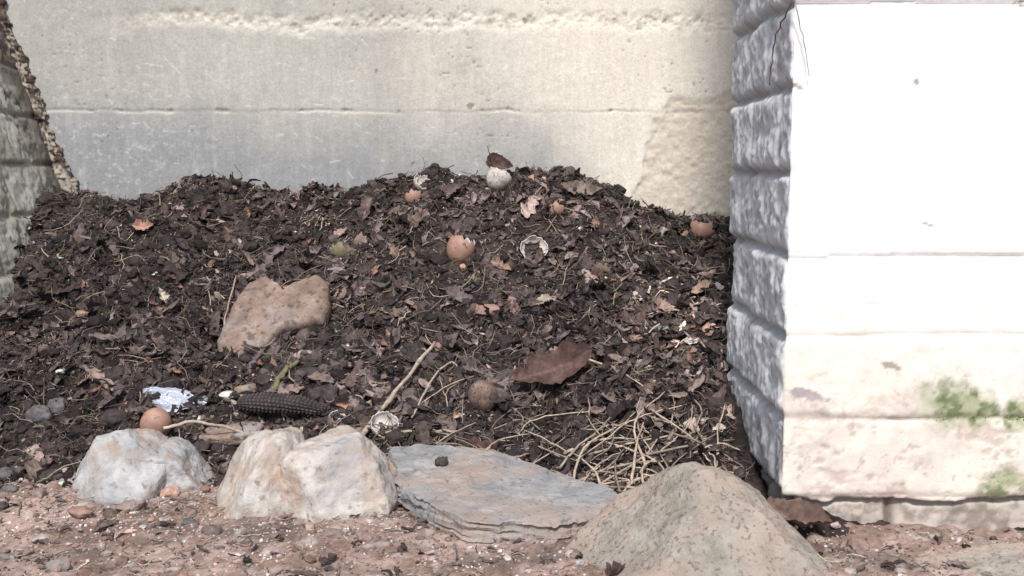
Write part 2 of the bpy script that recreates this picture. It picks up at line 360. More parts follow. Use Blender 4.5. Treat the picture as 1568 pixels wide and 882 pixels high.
# mortar seam in corner
n = 420; zs = np.linspace(.2, .85, n); th = np.linspace(0, 2 * np.pi, 41)
T, Zs = np.meshgrid(th, zs, indexing='ij')
Tm = np.minimum(T, 2 * np.pi - T)
r = .013 + fbm(Zs, Tm * .02, .03, 221, 4, .7) * .009 + fbm(Zs, Tm * .015, .006, 225, 3) * .006 + sstep(.38, .30, Zs) * .007
V = np.stack([-.7225 - (Zs - .3) * .34 + r * np.cos(T) + fbm(Zs, Zs * 0, .04, 227, 3) * .007, 1.799 + r * .8 * np.sin(T), Zs], -1)
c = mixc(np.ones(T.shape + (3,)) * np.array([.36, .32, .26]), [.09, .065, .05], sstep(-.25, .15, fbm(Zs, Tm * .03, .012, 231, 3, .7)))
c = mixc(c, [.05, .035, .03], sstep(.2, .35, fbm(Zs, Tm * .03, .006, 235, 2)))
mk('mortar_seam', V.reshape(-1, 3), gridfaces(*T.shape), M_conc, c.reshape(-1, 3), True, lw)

# ------------------------------------------------------------------ brick pier
PX, PY, DEP = .252, 1.01, .262
ss = axis(-DEP, .34, .0020, [], [.38, .5, .7]); zs = axis(-.03, .56, .0020, [-.06], [.6, .8, 1.2, 1.8, 2.4])
S, Z = np.meshgrid(ss, zs, indexing='ij')
side = sstep(.004, -.004, S)
hs, vs, rs, k = bricks(S + .03, Z, .033, .112, 301, .0050)
hf, vf, rf, kf = bricks(S + .003, Z, .033, .215, 311, .0035)
fst = .0010 + .0014 * sstep(.26, .16, Z)
d = side * (-np.maximum(hs, vs * .75) * .0085 + rs * .005) + (1 - side) * (-np.maximum(hf * .8, vf * .12) * fst + rf * .0010)
d += np.sin(k * 2.3) * .0014
lump = fbm(S, Z, .022, 321, 5, .62)
d += lump * (.0035 * side + .0010) + fbm(S, Z * .6, .006, 325, 2) * (.0003 + .0006 * side)
ledge = .031 + fbm(S, S * 0, .05, 331, 5, .65) * .007
low = sstep(ledge + .001, ledge - .002, Z)
gw = .0020 + .0018 * fbm(S, S * 0, .03, 333, 4, .7)
gapm = np.exp(-((Z - ledge + gw * 1.2) / np.maximum(gw, .0007)) ** 2)
d = d - low * .007 - gapm * .005
vj = np.exp(-(((S - .107) % .215) / .0040) ** 2) + np.exp(-(((S - .107) % .215 - .215) / .0040) ** 2)
d -= low * vj * .006 * (1 - side)
stain = fbm(S, Z * 1.6, .06, 341, 5, .65)
peel = sstep(-.15, .35, stain + (.10 - Z) * 5) * (1 - side)
chipe = sstep(.13, .25, fbm(S, Z * 2.4, .030, 343, 6, .72)) * sstep(.17, .08, Z) * (1 - side)
d -= chipe * .0007
rr = .006
inset = np.where(np.abs(S) < rr, (1 - np.abs(S) / rr) ** 2 * rr * .45, 0)
bx = np.where(S < 0, PX, PX + S); by = np.where(S < 0, PY - S, PY)
w = sstep(-rr, rr, S); nx = -(1 - w); ny = -w; nl = np.hypot(nx, ny); nx /= nl; ny /= nl
P = np.stack([bx + nx * (d - inset), by + ny * (d - inset), Z], -1)
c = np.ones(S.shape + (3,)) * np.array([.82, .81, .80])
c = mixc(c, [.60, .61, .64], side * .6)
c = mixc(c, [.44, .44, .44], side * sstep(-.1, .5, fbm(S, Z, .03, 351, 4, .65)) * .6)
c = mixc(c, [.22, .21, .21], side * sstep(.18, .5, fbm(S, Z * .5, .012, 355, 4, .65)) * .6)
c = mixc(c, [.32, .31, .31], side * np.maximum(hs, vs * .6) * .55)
c = mixc(c, [.78, .71, .60], (1 - side) * sstep(.30, .12, Z + fbm(S, Z, .06, 357, 3) * .05) * .9)
c = mixc(c, [.68, .56, .50], peel * .62)
c = mixc(c, [.50, .39, .34], chipe * .6)
c = mixc(c, [.40, .34, .29], (1 - side) * sstep(.18, .05, Z) * sstep(.0, .5, fbm(S, Z, .04, 358, 5, .72)) * .6)
c = mixc(c, [.36, .28, .24], (1 - side) * sstep(.22, .08, Z) * sstep(.28, .5, fbm(S, Z, .010, 361, 4, .7)) * .55)
c = mixc(c, [.09, .07, .055], np.clip(gapm, 0, 1) * .9)
c = mixc(c, [.44, .385, .335], low * .7); c = mixc(c, [.14, .11, .09], low * vj * (1 - side) * .9)
c = mixc(c, [.20, .16, .13], low * (1 - gapm) * sstep(-.1, .35, fbm(S, Z, .02, 365, 5, .7)) * .7)
c = mixc(c, [.44, .36, .30], (1 - side) * hf * sstep(-.15, .4, vn(S, Z, .03, 363)) * sstep(.30, .16, Z) * .5)
mosses = ((.150, .124, .034), (.180, .116, .028), (.225, .116, .024), (.212, .046, .026), (.245, .048, .022))
for (mx_, mz, mr_) in mosses:
    dist = np.hypot(S - mx_, (Z - mz) * 1.2) + fbm(S, Z, .016, 371, 5, .75) * .022
    mo = sstep(mr_ * 1.1, mr_ * .1, dist) * (1 - side)
    c = mixc(c, [.36, .38, .22], mo * .85); c = mixc(c, [.10, .14, .055], mo * sstep(-.15, .3, fbm(S, Z, .007, 377, 3)) * .85)
for (mx_, mz, a_, b_) in ((.027, .131, .022, .0045), (.115, .42, .003, .003), (.19, .497, .016, .0014), (.21, .488, .012, .0012), (.13, .291, .007, .0014), (.10, .16, .008, .003), (.006, .416, .010, .002)):
    dist = np.hypot((S - mx_) / a_, (Z - mz + (S - mx_) * .25) / b_) + fbm(S, Z, .008, 381, 3) * .8
    c = mixc(c, [.36, .29, .31] if b_ > .004 and a_ > .01 else [.30, .24, .20], sstep(1.1, .8, dist) * .85)
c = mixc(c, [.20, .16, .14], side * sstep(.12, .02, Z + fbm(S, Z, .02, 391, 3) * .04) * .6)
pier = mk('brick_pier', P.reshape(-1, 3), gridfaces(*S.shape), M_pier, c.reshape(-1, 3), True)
V = [(PX + .016, PY + .02, -.05), (PX + .70, PY + .02, -.05), (PX + .70, PY + DEP - .002, -.05), (PX + .016, PY + DEP - .002, -.05)]
V = V + [(a, b, 2.39) for a, b, _ in V]
F = [(0, 1, 2, 3), (4, 5, 6, 7), (0, 1, 5, 4), (1, 2, 6, 5), (2, 3, 7, 6), (3, 0, 4, 7)]
mk('core', V, F, M_pier, np.ones((8, 3)) * .7, False, pier)
acc = Acc(); pal_m = np.array([[.09, .13, .045], [.06, .09, .03], [.15, .18, .08], [.26, .27, .16]])
for (mx_, mz, mr_) in mosses:
    nn_ = int(mr_ * 110000); a = rng.uniform(-1.4, 1.4, nn_) * mr_; b = rng.uniform(-1.4, 1.4, nn_) * mr_
    dist = np.hypot(a, b * 1.2) + fbm(a + mx_, b + mz, .016, 371, 5, .75) * .022
    keep = (rng.rand(nn_) < sstep(mr_ * .65, -mr_ * .1, dist) * .7) & (mz + b > .036); a, b = a[keep], b[keep]
    clods(acc, PX + mx_ + a, np.full(len(a), PY + .0016), rng.uniform(.0004, .0011, len(a)), pal_m, 0, 1, .3, 1, mz + b, False)
acc.make('moss', M_frag, False, pier)

# ------------------------------------------------------------------ tubes
def tube(acc, pts, r0, r1, col, seg=8, sub=6, wob=.0, knots=0):
    pts = np.array(pts, float)
    P = [pts[0]]
    ext = np.vstack([2 * pts[0] - pts[1], pts, 2 * pts[-1] - pts[-2]])
    for i in range(1, len(ext) - 2):
        for t in np.linspace(0, 1, sub + 1)[1:]:
            a, b, c_, d_ = ext[i - 1:i + 3]
            P.append(.5 * ((2 * b) + (c_ - a) * t + (2 * a - 5 * b + 4 * c_ - d_) * t * t + (3 * b - a - 3 * c_ + d_) * t ** 3))
    P = np.array(P); P[1:-1] += rng.randn(len(P) - 2, 3) * wob
    tg = norm(np.gradient(P, axis=0)); up = np.array([.13, .2, 1.]); s = norm(np.cross(tg, up)); q = np.cross(s, tg)
    n = len(P); rad = np.linspace(r0, r1, n) * (1 + rng.uniform(-.12, .12, n))
    for kk in range(knots): rad[rng.randint(1, n - 1)] *= 1.5
    ang = np.arange(seg) * 2 * np.pi / seg
    V = P[:, None] + (s[:, None] * np.cos(ang)[None, :, None] + q[:, None] * np.sin(ang)[None, :, None]) * rad[:, None, None]
    V = np.concatenate([V.reshape(-1, 3), P[:1], P[-1:]])
    F = []
    for i in range(n - 1):
        for j in range(seg):
            F.append([i * seg + j, i * seg + (j + 1) % seg, (i + 1) * seg + (j + 1) % seg, (i + 1) * seg + j])
    for j in range(seg):
        F.append([n * seg, (j + 1) % seg, j]); F.append([n * seg + 1, (n - 1) * seg + j, (n - 1) * seg + (j + 1) % seg])
    C = np.ones((len(V), 3)) * np.array(col) * rng.uniform(.8, 1.2, (len(V), 1))
    acc.V.append(V); acc.C.append(C); acc.F.extend([[a + acc.n for a in f] for f in F]); acc.n += len(V)
def on(x, y, dz=0.0): return (x, y, surf(x, y) + dz)
def tw(name, pts, r0, r1, col, **k):
    a = Acc(); tube(a, pts, r0, r1, col, **k); return a.make(name, M_frag, True)

# ------------------------------------------------------------------ rocks
def rock_v(dim, seed, planes=(), nrand=10, p=14, amp=.035, sub=6, crack=.02, lo=.78, ridge=.0):
    rs = np.random.RandomState(seed); V, F = ico(sub)
    n = norm(rs.randn(nrand, 3)) if nrand else np.zeros((0, 3)); cc = rs.uniform(lo, 1.0, nrand)
    for pl in planes: n = np.vstack([n, norm(np.array(pl[:3], float))]); cc = np.append(cc, pl[3])
    for ax in ((1,0,0),(-1,0,0),(0,1,0),(0,-1,0),(0,0,1),(0,0,-1)): n = np.vstack([n, ax]); cc = np.append(cc, 1.0)
    g = (np.maximum(V @ n.T / cc, 0) ** p).sum(1) ** (1 / p)
    V = V / g[:, None]
    out = []
    for q in V:
        v = Vector(q)
        a = noise.fractal(v * 1.8 + Vector((seed, 0, 0)), .75, 2.1, 7) * amp
        b = 1 - abs(noise.noise(v * 2.3 + Vector((0, seed, 3)))) * 6
        a -= max(0, b) * crack
        if ridge: a += (noise.ridged_multi_fractal(v * 2.6 + Vector((seed, 9, 1)), .9, 2.2, 5, 1.0, 2.0) - 1) * ridge
        out.append(v * (1 + a))
    V = np.array([o[:] for o in out]) * np.array(dim) / 2
    return V, F
def rock(name, loc, dim, seed, mat, rot=(0, 0, 0), **k):
    V, F = rock_v(dim, seed, **k)
    ob = mk(name, V, F, mat, None, True)
    ob.location = loc; ob.rotation_euler = [math.radians(a) for a in rot]
    return ob
def rock_multi(name, loc, mat, lobes):
    Vs, Fs, n = [], [], 0
    for off, rot, dim, seed, k in lobes:
        V, F = rock_v(dim, seed, **k)
        M = np.array(Matrix.Rotation(math.radians(rot[2]), 3, 'Z') @ Matrix.Rotation(math.radians(rot[1]), 3, 'Y') @ Matrix.Rotation(math.radians(rot[0]), 3, 'X'))
        V = V @ M.T + np.array(off); Vs.append(V); Fs.append(F + n); n += len(V)
    ob = mk(name, np.concatenate(Vs), np.concatenate(Fs), mat, None, True); ob.location = loc
    return ob
def slab(name, loc, outline, th, mat, rot=(0, 0, 0), round_=.3, amp=.1, seed=0, rings=26, segs=240, srows=10, jag=.0, lay=.0, steps=0):
    o = np.array(outline, float); ctr = o.mean(0); o = o - ctr
    a = np.arctan2(o[:, 1], o[:, 0]); r = np.hypot(*o.T); i = np.argsort(a); a = a[i]; r = r[i]
    th_ = np.linspace(-np.pi, np.pi, segs, endpoint=False)
    aa = np.concatenate([a[-1:] - 2 * np.pi, a, a[:1] + 2 * np.pi]); rr_ = np.concatenate([r[-1:], r, r[:1]])
    R = []
    for t in th_:
        k = np.searchsorted(aa, t) - 1; k = min(max(k, 0), len(aa) - 2)
        p0 = rr_[k] * np.array([math.cos(aa[k]), math.sin(aa[k])]); p1 = rr_[k + 1] * np.array([math.cos(aa[k + 1]), math.sin(aa[k + 1])])
        dd_ = np.array([math.cos(t), math.sin(t)]); e = p1 - p0
        den = dd_[0] * e[1] - dd_[1] * e[0]
        R.append((p0[0] * e[1] - p0[1] * e[0]) / den if abs(den) > 1e-9 else rr_[k])
    R = np.array(R); R = R * (1 + fbm(np.cos(th_) * .1, np.sin(th_) * .1, .03, seed + 3, 5, .75) * jag)
    sz = R.mean(); rd = round_ * th / sz
    V = []
    def topz(x, y, sd_):
        z = fbm(x + seed, y, sz * .9, seed + sd_, 6, .6) * amp * th
        if steps:
            q = fbm(x, y, sz * .8, seed + 40 + sd_, 4) * steps; z = z + (np.floor(q) + sstep(.85, 1, q - np.floor(q))) * th * .10
        return z
    def row(q, zb, sd_, blend):
        x = np.cos(th_) * R * q; y = np.sin(th_) * R * q
        V.append(np.stack([x, y, zb + topz(x, y, sd_) * blend], -1))
    qs = np.concatenate([np.linspace(0.01, 1 - rd * 1.01, rings), 1 - rd + rd * np.sin(np.linspace(.1, np.pi / 2, 5))])
    for q in qs:
        t = np.clip((q - (1 - rd)) / rd, 0, 1); drop = (1 - math.sqrt(max(0, 1 - t * t))) * round_ * th
        row(q, th / 2 - drop, 0, 1)
    zt = V[-1][:, 2]; zb_ = -th / 2 + round_ * th
    for k in range(1, srows):
        f = k / srows; zz = zt * (1 - f) + zb_ * f
        zz = zz + vn(th_, np.full_like(th_, k * 1.0), .12, seed + 15) * th * .03
        e = 1 + lay * (vn(th_ * .05, np.full_like(th_, k * .5), .012, seed + 9) * 1.2 + vn(th_, np.full_like(th_, k * 1.0), .5, seed + 12) * 1.0)
        V.append(np.stack([np.cos(th_) * R * e, np.sin(th_) * R * e, zz], -1))
    for q in (1, .9, .5, .01):
        V.append(np.stack([np.cos(th_) * R * q, np.sin(th_) * R * q, np.full_like(th_, -th / 2)], -1))
    V = np.array(V); n, m = V.shape[:2]
    F = []
    for i in range(n - 1):
        for j in range(m):
            F.append([i * m + j, (i + 1) * m + j, (i + 1) * m + (j + 1) % m, i * m + (j + 1) % m])
    F.append(list(range(m))); F.append([(n - 1) * m + j for j in range(m)][::-1])
    ob = mk(name, V.reshape(-1, 3), F, mat, None, round_ > .1)
    bm = bmesh.new(); bm.from_mesh(ob.data); bmesh.ops.recalc_face_normals(bm, faces=bm.faces); bm.to_mesh(ob.data); bm.free()
    ob.location = Vector(loc); ob.rotation_euler = [math.radians(a) for a in rot]
    return ob

M_quartz = nmat('quartz_stone', [(.28, (.24, .19, .16)), (.42, (.40, .345, .295)), (.55, (.54, .49, .44)), (.72, (.64, .61, .57))], 34, .85, 130, .9, .003, speck=(.22, .16, .13), speck_scale=110, speck_th=.60,
    tint=((.46, .32, .23), 22, .46, .66, 3.1), tint2=((.33, .32, .32), 14, .52, .66, 7.7))
M_quartz2 = nmat('pale_grey_stone', [(.28, (.20, .19, .18)), (.45, (.37, .36, .35)), (.60, (.50, .49, .475)), (.78, (.60, .57, .54))], 36, .85, 130, .9, .003, speck=(.2, .16, .14), speck_scale=120, speck_th=.60,
    tint=((.38, .27, .20), 26, .50, .66, 1.4), tint2=((.24, .24, .25), 15, .52, .68, 5.2))
M_slate = nmat('slate', [(.28, (.13, .132, .138)), (.45, (.23, .232, .235)), (.60, (.31, .305, .30)), (.75, (.37, .35, .33))], 30, .85, 90, .9, .002, speck=(.12, .11, .10), speck_scale=170, speck_th=.60,
    tint=((.36, .275, .225), 8, .48, .64, 2.2), tint2=((.40, .37, .34), 30, .55, .68, 4.2))
M_bould = nmat('sandstone', [(.26, (.16, .135, .11)), (.42, (.29, .255, .21)), (.56, (.40, .355, .30)), (.72, (.50, .45, .39))], 42, .92, 260, 1.0, .003, speck=(.15, .125, .105), speck_scale=240, speck_th=.56,
    tint=((.29, .27, .21), 11, .48, .68, 1.7), tint2=((.46, .35, .285), 12, .46, .62, 6.3))
M_heart = nmat('tan_sandstone', [(.28, (.17, .12, .10)), (.45, (.27, .195, .155)), (.60, (.345, .255, .20)), (.78, (.43, .38, .34))], 44, .92, 260, 1.0, .002, speck=(.10, .07, .06), speck_scale=120, speck_th=.56,
    tint=((.36, .34, .33), 22, .52, .66, 2.9), tint2=((.19, .13, .10), 18, .50, .64, 8.1))

K = dict(nrand=16, p=34, amp=.07, crack=.012, lo=.84, ridge=.02)
rock_multi('quartz_rock', (-.425, 1.155, 0), M_quartz2, [
    ((0, 0, .004), (4, -6, -14), (.128, .105, .120), 11, dict(K, planes=[(-.75, -.35, .55, .70), (.5, -.5, .6, .78), (-.2, -.8, .45, .8)])),
    ((.055, .020, .004), (0, 10, 10), (.085, .09, .088), 13, dict(K, planes=[(.7, -.2, .7, .72)]))])
rock_multi('quartz_rock', (-.205, 1.085, 0), M_quartz, [
    ((.026, 0, .008), (2, -2, 6), (.140, .125, .142), 23, dict(K, planes=[(-.6, -.75, .1, .82), (.2, -.8, .50, .76), (-.1, 0, 1, .86), (.7, 0, .7, .90)])),
    ((-.044, .010, .010), (0, 4, -10), (.100, .115, .146), 29, dict(K, planes=[(-.6, -.6, .5, .76), (.5, -.7, .3, .85), (-.1, 0, 1, .9)]))])
out = [(-.135, 1.19), (-.105, 1.200), (-.017, 1.172), (.051, 1.115), (.097, 1.066), (.102, 1.012), (.086, .990), (.036, .975), (-.040, .980), (-.080, 1.022), (-.118, 1.085)]
ctr = np.array(out).mean(0)
slab('slate_slab', (ctr[0], ctr[1], .017), out, .022, M_slate, (5, 1, 0), round_=.05, amp=.30, seed=5, jag=.08, lay=.022, steps=3, srows=9, segs=360)
rock('soil_clod', (-.075, 1.125, .036), (.014, .012, .010), 59, nmat('dropping', [(.3, (.03, .026, .022)), (.6, (.09, .08, .07))], 200, .95), nrand=8, sub=4, amp=.3, p=8)
KB = dict(nrand=18, p=30, crack=.010, amp=.075, ridge=.016, lo=.85)
rock('sandstone_boulder', (.162, .920, .004), (.240, .165, .174), 37, M_bould, (0, 0, 8), planes=[(-.78, -.2, .62, .60), (.80, -.1, .62, .70), (0, -.6, .8, .80), (.1, .3, 1, .93), (.45, -.1, .9, .84), (-.3, -.7, .6, .80)], **KB)
rock('sandstone_boulder', (.47, .905, -.020), (.27, .12, .085), 41, M_bould, (0, 3, 5), planes=[(-.7, -.1, .8, .7)], **KB)
hp = [(348, 548), (343, 515), (356, 470), (373, 437), (398, 426), (418, 436), (430, 449), (447, 434), (475, 424), (490, 434), (498, 465), (492, 490), (458, 496), (434, 503), (414, 522), (384, 545)]
ho = [((u - 425) * .00090, -(v_ - 485) * .00118) for u, v_ in hp]
hx, hy = W['heart']
slab('heart_shaped_rock', (hx + .002, hy - .006, surf(hx, hy) + .013), ho, .030, M_heart, (50, 0, 0), round_=.45, amp=.45, seed=15, lay=.01, jag=.04)
fx, fy = W['flat']
slab('flat_stone', (fx, fy, surf(fx, fy) + .002), [(-.045, -.015), (-.022, .022), (.022, .026), (.045, .008), (.038, -.018), (0, -.025)], .014, M_heart, (10, 0, 8), round_=.35, amp=.35, seed=25, lay=.01)

M_clod = nmat('dark_clod', [(.3, (.026, .020, .019)), (.5, (.062, .050, .046)), (.75, (.12, .10, .095))], 90, .95, 400, .9, .001)
M_gclod = nmat('grey_stone', [(.3, (.07, .063, .063)), (.5, (.13, .12, .12)), (.75, (.24, .22, .22))], 90, .95, 300, .9, .001)
M_terra = nmat('red_stone', [(.3, (.20, .11, .085)), (.5, (.30, .185, .145)), (.75, (.40, .29, .24))], 60, .9, 400, .6, .0008)
M_pebw = nmat('white_pebble', [(.3, (.45, .42, .38)), (.6, (.64, .60, .56))], 60, .8, 400, .5, .0008)
KC = dict(nrand=10, sub=4, amp=.20, p=12, ridge=.03)
for i, (kn, s) in enumerate((('clod1', .022), ('clod2', .026), ('clod3', .02), ('clod4', .028), ('clod5', .026))):
    a, b = W[kn]; rock('soil_clod', on(a, b, .002), (s * 1.3, s, s), 60 + i, M_clod if i > 1 else M_gclod, **KC)
for i, (a, b, s) in enumerate(((-.50, 1.16, .022), (-.53, 1.13, .016), (-.49, 1.20, .018), (-.56, 1.17, .020), (-.46, 1.215, .022), (.19, 1.03, .014), (-.36, 1.19, .018), (-.33, 1.16, .014), (-.52, 1.08, .014), (-.31, 1.03, .012))):
    rock('soil_clod', on(a, b, .000), (s * 1.3, s, s * .8), 160 + i, M_gclod if i % 2 else M_clod, **KC)
for i, (kn, s, mt, nm) in enumerate((('peb1', .014, M_pebw, 'pebble'), ('peb2', .020, M_heart, 'pebble'), ('peb3', .013, M_terra, 'brick_fragment'), ('p4', .012, M_terra, 'brick_fragment'), ('red1', .010, M_terra, 'brick_fragment'),
     ('red2', .011, M_terra, 'brick_fragment'), ('red4', .013, M_terra, 'brick_fragment'), ('rp1', .016, M_terra, 'brick_fragment'), ('rp2', .020, M_heart, 'pebble'), ('wp', .008, M_pebw, 'pebble'), ('p5', .024, M_terra, 'brick_fragment'))):
    a, b = W[kn]; rock(nm, on(a, b, s * .3), (s * 1.4, s, s * .65), 80 + i, mt, nrand=12, sub=4, amp=.12, p=24, ridge=.02)

# ------------------------------------------------------------------ eggshells
M_eggb = nmat('brown_eggshell', [(.3, (.28, .155, .115)), (.6, (.40, .235, .175)), (.8, (.49, .33, .265))], 60, .55, 900, .15, .0003, .4, speck=(.10, .06, .05), speck_scale=150, speck_th=.60)
M_eggw = nmat('white_eggshell', [(.3, (.50, .45, .40)), (.6, (.76, .73, .68))], 70, .55, 900, .15, .0003, .4, speck=(.15, .11, .09), speck_scale=130, speck_th=.60)
M_eggw2 = nmat('soiled_eggshell', [(.3, (.24, .19, .155)), (.5, (.55, .50, .45)), (.7, (.72, .69, .64))], 80, .6, 900, .15, .0003, .4, speck=(.10, .07, .055), speck_scale=120, speck_th=.56)
M_eggin = nmat('eggshell_inside', [(.3, (.45, .36, .30)), (.6, (.78, .73, .68))], 60, .7, 500, .2, .0003, speck=(.08, .05, .04), speck_scale=110, speck_th=.60)
M_eggd = nmat('dirty_eggshell', [(.3, (.06, .042, .034)), (.52, (.19, .13, .10)), (.75, (.38, .28, .22))], 90, .8, 500, .3, .0005, speck=(.03, .02, .018), speck_scale=170, speck_th=.55)
def eggshell(name, loc, r, rot, cut, jag, mat, elong=1.28, seed=0, dirt=0):
    ns, nr = 48, 18; V = []
    ph = np.arange(ns) * 2 * np.pi / ns
    cutp = np.radians(cut) + fbm(np.cos(ph) * .1, np.sin(ph) * .1, .05, 400 + seed, 3, .7) * np.radians(jag) + np.random.RandomState(seed).uniform(-1, 1, ns) * np.radians(jag) * .15
    cutp = np.maximum(cutp, .03)
    for i in range(1, nr + 1):
        th = np.pi - (np.pi - cutp) * i / nr
        V.append(np.stack([r * np.sin(th) * np.cos(ph), r * np.sin(th) * np.sin(ph), r * elong * np.cos(th)], -1))
    V = np.array(V).reshape(-1, 3); V = np.vstack([V, [0, 0, -r * elong]])
    F = [[i * ns + j, i * ns + (j + 1) % ns, (i + 1) * ns + (j + 1) % ns, (i + 1) * ns + j] for i in range(nr - 1) for j in range(ns)]
    F += [[nr * ns, (j + 1) % ns, j] for j in range(ns)]
    ob = mk(name, V, F, [mat, M_eggin], None, True)
    so = ob.modifiers.new('shell', 'SOLIDIFY'); so.thickness = .0008; so.offset = -1; so.material_offset = 1; so.material_offset_rim = 1
    ob.location = loc; ob.rotation_euler = [math.radians(a) for a in rot]
    if dirt:
        cl = rock('dirt', (-r * .2, r * .30, -r * .45), (r * 1.0, r * .8, r * .6), 500 + seed, M_clod, nrand=6, sub=4, amp=.35, p=6); cl.parent = ob
    return ob
a, b = W['egg_brown']; eggshell('brown_eggshell', on(a, b - .012, .016), .0195, (-8, 16, 0), 58, 20, M_eggb, 1.25, 1)
a, b = W['shell_white']; eggshell('white_eggshell', on(a, b - .006, .014), .0195, (52, 6, 0), 88, 30, M_eggw, .8, 2, 1)
a, b = W['shell_top']; eggshell('white_eggshell', on(a, b - .005, .014), .0195, (-10, 30, 0), 70, 14, M_eggw2, 1.15, 3)
a, b = W['shell_brk']; eggshell('white_eggshell', on(a + .006, b, .011), .017, (25, 40, 0), 92, 45, M_eggw2, .9, 4)
eggshell('brown_eggshell', on(a - .010, b - .014, .006), .015, (-75, -10, 0), 122, 30, M_eggb, 1.1, 5)
a, b = W['p1']; eggshell('brown_eggshell', on(a, b, .006), .015, (-60, 20, 0), 125, 30, M_eggb, 1.1, 6)
a, b = W['p2']; eggshell('brown_eggshell', on(a, b, .010), .020, (-70, 10, 0), 122, 50, M_eggb, 1.1, 7)
a, b = W['p3']; eggshell('brown_eggshell', on(a, b, .000), .022, (-60, 10, 0), 135, 30, M_eggd, 1.0, 8)
a, b = W['egg_left']; eggshell('brown_eggshell', on(a + .002, b - .012, .012), .0175, (200, 20, 0), 40, 8, M_eggb, 1.12, 9)
a, b = W['egg_speck']; eggshell('dirty_eggshell', on(a, b - .004, .009), .0185, (200, -10, 0), 45, 8, M_eggd, 1.08, 10)
a, b = W['sh5']; eggshell('white_eggshell', on(a + .004, b - .004, .010), .017, (45, 25, 0), 88, 35, M_eggw2, .9, 11)
a, b = W['sh6']; eggshell('dirty_eggshell', on(a, b, .008), .013, (20, 40, 0), 85, 25, M_eggd, 1.2, 13)
a, b = W['lime']; M_lime = nmat('lime_peel', [(.3, (.12, .10, .055)), (.6, (.26, .235, .145)), (.8, (.38, .35, .25))], 60, .6, 400, .4, .0005)
eggshell('lime_peel', on(a, b, .005), .018, (-50, 15, 0), 118, 25, M_lime, 1.1, 14)

# ------------------------------------------------------------------ corn cob
a0 = np.array(on(*W['cob_a'], .008)); a1 = np.array(on(*W['cob_b'], .008))
ns, nl = 120, 260
ph, u = np.meshgrid(np.arange(ns + 1) * 2 * np.pi / ns, np.linspace(0, 1, nl), indexing='ij')
rad = .0130 * np.clip(np.sin(np.pi * np.clip(u, .012, .988)), 0, 1) ** .28 * (1 - .3 * u)
kn_ = np.abs(np.sin(ph * 8 + u * 5)) * np.abs(np.sin(u * 70 + np.sin(ph * 3) * .8))
rad = rad + .0018 * kn_ + .0018 * fbm(ph * .01, u * .1, .01, 731, 3)
L_ = np.linalg.norm(a1 - a0); tdir = (a1 - a0) / L_; sd = np.cross(tdir, [0, 0, 1]); sd /= np.linalg.norm(sd); up = np.cross(sd, tdir)
V = a0 + tdir * (u * L_)[..., None] + (sd * np.cos(ph)[..., None] + up * np.sin(ph)[..., None]) * rad[..., None]
V[..., 2] += .004 * np.sin(np.pi * u)
cc = np.ones(ph.shape + (3,)) * np.array([.036, .029, .028]) * (.7 + 1.6 * kn_)[..., None] * (1 + .5 * fbm(ph * .02, u * .1, .012, 741, 3))[..., None]
mk('corn_cob', V.reshape(-1, 3), gridfaces(*ph.shape), M_frag, cc.reshape(-1, 3), True)

# ------------------------------------------------------------------ larger leaves
def leafobj(name, loc, L, Wd, rot, col, curl=.4, bend=.3, seed=0, tip=1.0, lob=.08, na=34, nb=15):
    u, v = np.meshgrid(np.linspace(0, 1, na), np.linspace(-1, 1, nb), indexing='ij')
    w = np.sin(np.pi * np.clip(u, .01, .995) ** tip) ** .75 * (1 + lob * fbm(u * 1, np.sign(v) * .3, .07, seed + 600, 3))
    x = (u - .5) * L; y = v * w * Wd / 2
    z = np.abs(v) ** 1.5 * w * Wd * .5 * curl + (u - .5) ** 2 * L * bend * 2 + fbm(x, y, Wd * .35, seed + 610, 3) * Wd * .24
    z += -np.exp(-(v / .09) ** 2) * .0008 + .0007 * np.sin((u * 9 - np.abs(v) * 1.2) * 2 * np.pi) * (np.abs(v) > .08)
    c = np.ones(u.shape + (3,)) * np.array(col); c = c * (1 + .55 * fbm(x, y, .01, seed + 620, 3))[..., None]
    c = mixc(c, np.array(col) * 1.7, np.exp(-(v / .07) ** 2) * .6)
    ob = mk(name, np.stack([x, y, z], -1).reshape(-1, 3), gridfaces(na, nb), M_frag, c.reshape(-1, 3), True)
    ob.location = loc; ob.rotation_euler = [math.radians(a) for a in rot]
    return ob
BR = (.10, .058, .050)
a, b = W['leafbig']; leafobj('dry_leaf', on(a, b - .004, .018), .110, .050, (48, -16, 12), BR, .6, .3, 1, 1.35, .45)
a, b = W['leaftop']; leafobj('dry_leaf', on(a + .001, b + .006, .022), .042, .030, (56, 14, -10), (.09, .052, .043), .8, .3, 2, .6)
a, b = W['leaf890']; leafobj('dry_leaf', on(a, b, .010), .062, .024, (50, 6, -8), (.19, .145, .125), .5, .4, 3, 1, .2)
a, b = W['leafdark']; leafobj('dry_leaf', on(a, b, .012), .056, .030, (30, 0, 5), (.065, .034, .029), -.9, -.2, 4)
leafobj('dry_leaf', (.262, .985, .018), .062, .030, (25, 10, -20), (.15, .095, .075), .9, .4, 5, 1, .2)
